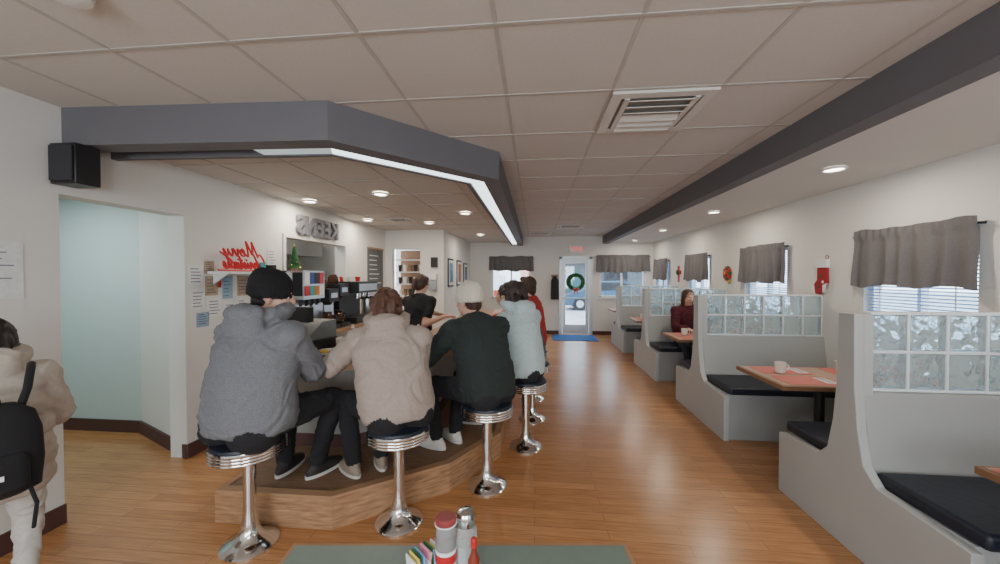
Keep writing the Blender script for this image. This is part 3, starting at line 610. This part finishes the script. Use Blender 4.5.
def person(name,hip,yaw,S=1,lean=8,side=0,tyaw=None,hyaw=0,hpitch=0,hands=None,feet=None,bulk=1,top=None,pants=None,shoe=None,skin=None,hair=None,style='short',hat=None,hood=False,short=False,puffer=False,elbow=(0,0),vox=.0085,hroll=0):
    hip=Vector(hip); tyaw=yaw if tyaw is None else tyaw
    r0,f0=bas(yaw); r1,f1=bas(tyaw); b=B()
    ks=[0,.10,.22,.36,.46,.535]; ang=[.3,.6,1,1.35,1.7]
    pts=[hip]; dirs=[]
    for i in range(5):
        a=R(lean*ang[i]); d=(UP*math.cos(a)+f1*math.sin(a)+r1*math.sin(R(side))).normalized(); dirs.append(d); pts.append(pts[-1]+d*(ks[i+1]-ks[i])*S)
    dirs.append(dirs[-1])
    def ring(i,rx,ry,off=0,yo=0):
        d=dirs[i]; w=i/5; rr=(r0*(1-w)+r1*w).normalized(); yy=d.cross(rr).normalized(); return (pts[i]+yy*yo*S+d*off*S,rr,-yy,rx*S,ry*S)
    k=bulk; kq=k**.6
    b.loft([ring(0,.12*k,.10,-.085),ring(0,.172*k,.135*k,-.045),ring(0,.178*k,.138*k,.03)],pants)
    if not puffer:
        b.loft([ring(0,.180*k,.144*k,-.05),ring(0,.190*k,.150*k,-.02),ring(0,.197*k,.156*k,.03),ring(1,.194*k,.148*k,.02),ring(2,.188*k,.138*k),ring(3,.194*k,.138*kq),ring(4,.172*kq,.118),ring(4,.135*kq,.10,.030),ring(5,.078,.075)],top,28)
    else:
        rg=[ring(0,.20,.16,-.22)]
        for i,(rx,ry) in enumerate(((.22,.185),(.215,.18),(.21,.175),(.21,.17))):
            for o,kk in ((0,.97),(.02,1.06),(.07,1.08),(.095,1.0)) if i else ((-.2,.98),(-.17,1.07),(-.12,1.09),(-.08,1.0),(-.05,1.07),(0,1.08),(.05,1.07),(.08,1.0)): rg.append(ring(i,rx*kk,ry*kk,o))
        rg+= [ring(4,.19,.14,.03),ring(5,.10,.09)]
        b.loft(rg,top,28)
    for s in(-1,1): b.ell(hip+r0*s*.075*S*k-f0*.05*S-UP*.03*S,(.095*S*k,)*3,pants)
    nb=pts[5]; nd=(dirs[5]*.75+UP*.25).normalized()
    hc=nb+nd*.112*S+f1*.028*S
    b.cap(nb-nd*.03*S,hc-UP*.03*S,.058*S,.052*S,skin)
    hr,hf=bas(tyaw+hyaw); p=R(hpitch); hf2=hf*math.cos(p)+UP*math.sin(p); hu=hr.cross(hf2)
    if hroll: Q=Matrix.Rotation(R(hroll),3,hf2); hr=Q@hr; hu=Q@hu
    A=Matrix((hr,hf2,hu)).transposed()
    H=lambda x,y,z: hc+A@Vector((x,y,z))*S
    E=lambda x,y,z,a,c,d,m,**kw: b.ell(H(x,y,z),(a*S,c*S,d*S),m,A,**kw)
    E(0,-.012,.045,.076,.094,.082,skin,seg=20,rg=14); E(0,.025,-.02,.060,.068,.085,skin,seg=20,rg=14); E(0,.055,-.082,.030,.026,.022,skin)
    b.cap(H(0,.088,.022),H(0,.108,-.018),.009*S,.014*S,skin); E(0,.082,.035,.045,.015,.012,skin)
    for s in(-1,1):
        E(s*.077,-.005,0,.010,.020,.032,skin); E(s*.032,.070,-.015,.022,.020,.018,skin)
    lip=mat('lips',(.42,.16,.13),.5)
    if hair and style!='none':
        if style=='short' and hat:
            E(0,-.030,.030,.080,.088,.070,hair,seg=20,rg=14); E(0,-.055,-.020,.066,.055,.055,hair)
        else:
            E(0,-.024,.052,.086,.100,.088,hair,seg=20,rg=14); E(0,-.055,-.005,.074,.062,.075,hair)
            if style=='short': E(0,.045,.105,.055,.045,.028,hair)
            if style in('short','bob'):
                for s in(-1,1): E(s*.070,-.02,.0,.018,.045,.055,hair)
                E(0,-.07,-.045,.060,.045,.05,hair)
        if style=='bob':
            for s in(-1,1): b.cap(H(s*.072,-.01,.05),H(s*.075,-.015,-.10),.030*S,.028*S,hair)
            b.cap(H(0,-.075,0),H(0,-.085,-.10),.062*S,.055*S,hair)
        if style=='messy':
            E(0,.045,.105,.055,.045,.028,hair)
            for i in range(46):
                t=random.random()*6.28; z=random.uniform(-.8,1); rr=math.sqrt(1-z*z)
                x_,y_,z_=rr*math.cos(t)*.090,rr*math.sin(t)*.095-.035,z*.098+.025
                if y_>.03 and z_<.08: continue
                b.cap(H(x_,y_,z_),H(x_*1.12,y_*1.12-.004,z_-.035),.024*S,.012*S,hair,seg=8)
            b.cap(H(0,-.075,0),H(0,-.088,-.075),.060*S,.045*S,hair)
        if style=='curly':
            for i in range(120):
                t=random.random()*6.28; z=random.uniform(-.9,1); rr=math.sqrt(1-z*z)
                x_,y_,z_=rr*math.cos(t)*.112,rr*math.sin(t)*.115-.035,z*.115+.022
                if y_>.045 and z_<.09: continue
                E(x_,y_,z_,.026,.026,.026,hair,seg=8,rg=6)
        if style=='ponytail':
            E(0,.03,.10,.06,.055,.035,hair); E(0,-.115,.03,.035,.03,.035,hair); b.cap(H(0,-.135,.02),H(0,-.13,-.16),.034*S,.018*S,hair)
            for s in(-1,1): E(s*.070,-.02,.02,.016,.045,.045,hair)
    if hat:
        E(0,-.022,.080,.092,.112,.088,hat,seg=24,rg=14); E(0,-.05,.118,.06,.07,.055,hat)
        b.loft([(H(0,-.020,.006),hr,hf2*1.0,.090*S,.108*S),(H(0,-.020,.012),hr,hf2,.098*S,.117*S),(H(0,-.018,.068),hr,hf2,.099*S,.118*S),(H(0,-.018,.076),hr,hf2,.091*S,.110*S)],hat)
    if hood:
        n=nb+UP*.018*S
        P=[n+r1*(.108*S*math.sin(t))-f1*(.098*S*math.cos(t))+UP*(.015-.018*math.cos(t))*S for t in [R(a) for a in range(-150,151,25)]]
        for a_,c_ in zip(P,P[1:]): b.cap(a_,c_,.042*S,.042*S,top)
        A3=Matrix((r1,f1,UP)).transposed()
        b.ell(n-f1*.125*S-UP*.055*S,(.125*S,.062*S,.10*S),top,A3); b.ell(n-f1*.118*S+UP*.02*S,(.12*S,.065*S,.048*S),top,A3)
    sk=B()
    hands=hands or [None,None]
    for idx,s in enumerate((-1,1)):
        sh=pts[4]+r1*s*.172*S*kq-dirs[4]*.022*S
        w=hands[idx]
        w=Vector(w) if w is not None else sh+Vector((0,0,-.50*S))+f1*.1*S+r1*s*.06
        pole=(r1*s*.55-UP*.85-f1*.25)+ (r1*s*elbow[idx])
        el,w=ik(sh,w,.29*S,.255*S,pole)
        b.ell(sh,(.073*S*kq,)*3,top); b.cap(pts[4]+r1*s*.07*S-dirs[4]*.005*S,sh,.076*S,.068*S*kq,top)
        pf=1.3 if puffer else 1
        if short:
            mid=sh.lerp(el,.62); b.cap(sh,mid,.064*S,.056*S,top); b.cap(sh,el,.048*S,.040*S,skin); b.cap(el,w,.040*S,.026*S,skin)
        else:
            b.cap(sh,el,.069*S*kq*pf,.056*S*kq*pf,top); e2=el.lerp(w,.93); b.cap(el,e2,.057*S*kq*pf,.041*S*pf,top)
            b.cap(el.lerp(w,.8),w,.028*S,.026*S,skin)
        d=(w-el).normalized(); d=(Vector((d.x,d.y,d.z*.2))).normalized(); n=-UP; n=(n-d*n.dot(d)).normalized(); ts=d.cross(n)
        if ts.dot(r1)*s>0: ts=-ts
        A2=Matrix((ts,d,n)).transposed()
        sk.cap(w-d*.02*S,w+d*.03*S,.024*S,.026*S,skin); sk.ell(w+d*.05*S,(.040*S,.050*S,.017*S),skin,A2)
        for fi,(o,l,an) in enumerate(((.030,.92,8),(.010,1.0,2),(-.010,.95,-4),(-.029,.78,-11))):
            fb=w+d*.085*S+ts*o*S; fd=(d*math.cos(R(an))+ts*math.sin(R(an)))
            bend=0; q=fb
            for seg,(ll,bd,r_) in enumerate(((.040,18,.0088),(.026,28,.0080),(.021,22,.0072))):
                bend+=bd; dd=fd*math.cos(R(bend))+n*math.sin(R(bend)); q2=q+dd*ll*l*S; sk.cap(q,q2,r_*S,r_*S*.93,skin,seg=8); q=q2
        q=w+d*.025*S+ts*.028*S; t1=(d*.6+ts*.8+n*.2).normalized(); q2=q+t1*.04*S; q3=q2+(d*.9+ts*.35+n*.3).normalized()*.032*S
        sk.cap(q,q2,.013*S,.010*S,skin,seg=8); sk.cap(q2,q3,.010*S,.0085*S,skin,seg=8)
    solegeo=[]
    for idx,s in enumerate((-1,1)):
        hj=hip+r0*s*.088*S*k; an=Vector(feet[idx])+UP*.085*S
        kn,an=ik(hj,an,.43*S,.42*S,f0*1.0+UP*.4+r0*s*.25)
        b.cap(hj,kn,.092*S*(.5+.5*k),.062*S,pants); b.cap(kn,an+UP*.01,.062*S,.047*S,pants)
        fd=(f0+r0*s*.2).normalized() ; fr=Vector((fd.y,-fd.x,0)); g=an-UP*.085*S
        b.cap(an,g+UP*.05*S-fd*.01*S,.040*S,.042*S,shoe)
        b.loft([(g+UP*.012*S+fd*.055*S,fr,fd,.043*S,.135*S),(g+UP*.045*S+fd*.05*S,fr,fd,.044*S,.13*S),(g+UP*.07*S+fd*.03*S,fr,fd,.036*S,.09*S),(g+UP*.09*S+fd*.0*S,fr,fd,.03*S,.045*S)],shoe)
        solegeo.append([(g+fd*.055*S+UP*z*S,fr,fd,rx*S,ry*S) for z,rx,ry in ((0,.046,.138),(.02,.047,.14))])
    V,Nn,F,mi=remesh(b,vox,5)
    kinds=[]
    for m in b.mats:
        kinds.append('cloth' if m in(top,pants) else 'hair' if m is hair else 'knit' if m is hat else 'n')
    vk=[None]*len(V)
    for f,m in zip(F,mi):
        for i in f: vk[i]=kinds[m]
    for i in range(len(V)):
        q=V[i]; kd=vk[i]
        if kd=='cloth':
            w=noise.noise(q*4)*2.2
            a=.006*noise.noise(Vector((q.x*5,q.y*5,q.z*6+w)))
            r1_=1-abs(noise.noise(Vector((q.x*4+w,q.y*4-w,q.z*10+w*1.5)))*2.0); r2_=1-abs(noise.noise(Vector((q.x*8+7,q.y*8+w,q.z*8-w)))*2.4)
            a+=.013*max(0,r1_-.35)+.005*max(0,r2_-.55)
            V[i]=q+Nn[i]*a
        elif kd=='hair': V[i]=q+Nn[i]*(.007*noise.noise(Vector((q.x*60,q.y*60,q.z*18))))
        elif kd=='knit': V[i]=q+Nn[i]*(.0024*math.sin(math.atan2(q.y-hc.y,q.x-hc.x)*40)+.005*noise.noise(q*16))
    out=B(); out.mats=list(b.mats); out.v=V; out.f=[list(f) for f in F]; out.m=mi
    V2,_,F2,m2=remesh(sk,.0042,2); out.add(V2,F2,skin)
    eyew=mat('eye_white',(.75,.73,.7),.3); eyed=mat('eye_iris',(.04,.02,.012),.2)
    for s in(-1,1):
        out.ell(H(s*.030,.078,.012),(.014*S,.012*S,.009*S),eyew,A,seg=12,rg=8); out.ell(H(s*.030,.087,.012),(.0065*S,.0045*S,.0065*S),eyed,A,seg=10,rg=6)
        out.ell(H(s*.031,.086,.030),(.018*S,.005*S,.0035*S),hair or eyed,A,seg=10,rg=6)
    out.ell(H(0,.092,-.048),(.022*S,.006*S,.0045*S),lip,A,seg=12,rg=6); out.ell(H(0,.090,-.056),(.018*S,.007*S,.0055*S),lip,A,seg=12,rg=6)
    SO=mat('sole_white',(.6,.58,.55),.7)
    for sg in solegeo: out.loft(sg,SO)
    out.make(name,recalc=False,smooth=60,origin=(hip.x,hip.y,0))
def cloth(n,c,bump=.10,ns=60,amt=.10,sheen=.0): return mat(n,c,.92,nscale=ns,namt=amt,bump=bump,bscale=220,sheen=sheen)
SK1=mat('skin_light',(.58,.34,.25),.55,nscale=20,namt=.05); SK2=mat('skin_warm',(.50,.28,.20),.55,nscale=20,namt=.05)
HB=mat('hair_brown',(.05,.024,.015),.6,nscale=60,namt=.4); HK=mat('hair_black',(.012,.009,.008),.55,nscale=60,namt=.4); HA=mat('hair_auburn',(.085,.036,.020),.6,nscale=60,namt=.4); HC=mat('hair_curly_dark',(.035,.022,.018),.6,nscale=60,namt=.5)
DEN=cloth('black_trousers',(.014,.014,.017)); JEAN=cloth('dark_jeans',(.025,.03,.045))
SHB=mat('dark_shoe',(.03,.026,.024),.6); SHW=mat('white_sneaker',(.62,.58,.52),.6); SHT=mat('tan_shoe',(.28,.22,.17),.7)
HZ=SEATZ+.095
person('man_in_grey_hoodie',(-1.665,1.985,HZ+.01),-12,1.09,10,1,tyaw=-10,hyaw=-58,hpitch=-6,hands=[(-1.72,2.44,1.02),(-1.56,2.44,1.02)],feet=[(-1.74,2.38,.205),(-1.50,2.38,.205)],bulk=1.30,top=cloth('heather_grey_fleece',(.155,.16,.175),ns=150,amt=.3),pants=DEN,shoe=SHB,skin=SK1,hair=HK,style='short',hat=cloth('black_knit',(.008,.008,.009)),hood=True,elbow=(.1,.1))
person('woman_in_beige_hoodie',(-.875,2.262,HZ-.01),42,1.02,16,-8,tyaw=18,hyaw=5,hpitch=-10,hands=[(-1.30,2.56,1.02),(-1.04,2.66,1.02)],feet=[(-1.25,2.40,.205),(-1.10,2.52,.205)],bulk=1.20,top=cloth('beige_fleece',(.36,.295,.255)),pants=DEN,shoe=SHT,skin=SK2,hair=HA,style='messy',hood=True,elbow=(.6,0))
person('person_in_dark_jacket',(-.358,2.715,HZ),56,1.04,20,-3,tyaw=36,hyaw=25,hpitch=-4,hands=[(-.86,2.94,1.02),(-.72,3.12,1.02)],feet=[(-.78,2.84,.205),(-.66,2.98,.205)],bulk=1.18,top=cloth('dark_green_fleece',(.018,.026,.024)),pants=DEN,shoe=SHW,skin=SK1,hair=HB,style='short',hat=cloth('cream_knit',(.58,.53,.43)),hood=False,elbow=(.2,0))
person('woman_in_teal_hoodie',(-.09,3.365,HZ),76,1.02,14,0,tyaw=46,hyaw=20,hpitch=-5,hands=[(-.58,3.36,1.02),(-.60,3.66,1.02)],feet=[(-.52,3.36,.205),(-.52,3.54,.205)],bulk=1.12,top=cloth('pale_teal_fleece',(.45,.55,.56)),pants=DEN,shoe=SHB,skin=SK2,hair=HC,style='curly',hood=True,elbow=(.2,0))
person('person_in_grey_sweater',(-.04,4.02,HZ),84,1.05,24,0,tyaw=74,hyaw=10,hpitch=0,hands=[(-.60,3.98,1.02),(-.62,4.2,1.02)],feet=[(-.50,4.0,.205),(-.50,4.16,.205)],top=cloth('grey_knit',(.08,.08,.09)),pants=JEAN,shoe=SHB,skin=SK1,hair=HC,style='curly',vox=.011)
person('man_in_red_jacket',(-.03,4.70,HZ),86,1.07,4,0,tyaw=76,hyaw=0,hpitch=0,hands=[(-.55,4.62,1.02),(-.56,4.85,1.02)],feet=[(-.50,4.66,.205),(-.50,4.84,.205)],bulk=1.1,top=cloth('red_fleece',(.35,.03,.03)),pants=JEAN,shoe=SHB,skin=SK1,hair=HB,style='short',vox=.011)
person('waitress',(-1.37,4.16,.87),-30,.93,6,0,tyaw=-16,hyaw=-10,hpitch=-16,hands=[(-1.10,4.55,1.06),(-1.02,4.08,1.12)],feet=[(-1.46,4.24,0),(-1.30,4.10,0)],top=cloth('black_tshirt',(.012,.012,.014)),pants=DEN,shoe=SHB,skin=SK1,hair=HB,style='ponytail',short=True,vox=.0095)
person('woman_in_maroon_sweater',(2.36,5.97,.515+.095),180,.98,6,0,tyaw=176,hyaw=14,hpitch=-10,hands=[(2.50,5.54,.80),(2.22,5.56,.80)],feet=[(2.46,5.52,0),(2.28,5.52,0)],top=cloth('maroon_knit',(.07,.010,.018)),pants=JEAN,shoe=SHB,skin=SK1,hair=HB,style='bob',vox=.0095)
person('child_in_cream_coat',(-2.485,1.43,.74),56,.82,4,0,hyaw=10,hpitch=-15,hands=[(-2.74,1.50,.86),(-2.66,1.62,.86)],feet=[(-2.54,1.37,0),(-2.45,1.51,0)],top=cloth('cream_puffer',(.46,.41,.35),bump=.06),pants=cloth('cream_leggings',(.50,.48,.44)),shoe=SHW,skin=SK1,hair=HK,style='bob',hood=True,puffer=True,elbow=(0,.1))
b=B(); Mx=Matrix.Translation((-2.245,1.30,.84))@Matrix.Rotation(R(57),4,'Z')@Matrix.Scale(1.0,4)
M3=Mx.to_3x3()
BP=cloth('black_nylon',(.012,.012,.014))
b.loft([(Mx@Vector((0,0,z)),M3@Vector((1,0,0)),M3@Vector((0,1,0)),rx,ry) for z,rx,ry in ((-.19,.08,.04),(-.17,.125,.065),(-.05,.135,.075),(.08,.13,.07),(.16,.11,.055),(.20,.06,.035))],BP)
b.loft([(Mx@Vector((0,-.065,z)),M3@Vector((1,0,0)),M3@Vector((0,1,0)),rx,ry) for z,rx,ry in ((-.16,.07,.02),(-.14,.095,.04),(-.03,.095,.045),(.0,.08,.02))],BP)
b.box((-.03,-.115,-.09),(.03,-.108,-.07),WHITE,Mx)
for s in(-1,1):
    b.tube([Mx@Vector(p) for p in ((s*.07,.02,.17),(s*.09,.02,.25),(s*.10,.08,.33),(s*.10,.17,.33))],.014,BP)
    b.tube([Mx@Vector(p) for p in ((s*.09,-.02,-.16),(s*.11,-.05,-.24),(s*.10,-.05,-.34))],.007,BP)
b.torus(Mx@Vector((0,0,.21)),.03,.007,BP,ax=(0,1,0),seg=14,sg=6)
b.make('backpack',recalc=True)
# ------------------------------------------------------------------ lights / world / camera
def area(n,loc,rot,sx,sy,e,c):
    l=bpy.data.lights.new(n,'AREA'); l.shape='RECTANGLE'; l.size=sx; l.size_y=sy; l.energy=e; l.color=c
    o=bpy.data.objects.new(n,l); o.location=loc; o.rotation_euler=[R(a) for a in rot]; bpy.context.scene.collection.objects.link(o)
area('rear_opening_fill',(-1.3,YF-.05,1.5),(90,0,0),1.8,1.3,50,(.90,.96,1))  # added fill lamp in the unseen rear opening, brightens the room
area('rear_opening_fill',(1.4,YF-.05,1.5),(90,0,0),2.0,1.3,50,(.90,.96,1))  # second added fill lamp behind the camera
area('alcove_ceiling_lamp',(-4.3,2.4,2.38),(0,0,0),.6,.6,20,(.85,1,1))
area('kitchen_ceiling_lamp',(-3.7,4.8,2.48),(0,0,0),.5,1.0,14,(1,.95,.88))
area('rear_ceiling_fill',(0,-1.2,2.6),(0,0,0),1.2,.6,26,(1,.91,.80))  # added overhead fill behind the camera, no fixture modelled
w=bpy.data.worlds.new('World'); bpy.context.scene.world=w; w.use_nodes=True
w.node_tree.nodes['Background'].inputs[0].default_value=(.76,.88,1,1); w.node_tree.nodes['Background'].inputs[1].default_value=7.0
cd=bpy.data.cameras.new('camera'); cd.sensor_width=36; cd.lens=13.14; cd.clip_start=.05
co=bpy.data.objects.new('camera',cd); co.location=(0,0,1.58); co.rotation_euler=(R(90-.94),0,R(5.48)); bpy.context.scene.collection.objects.link(co)
bpy.context.scene.camera=co
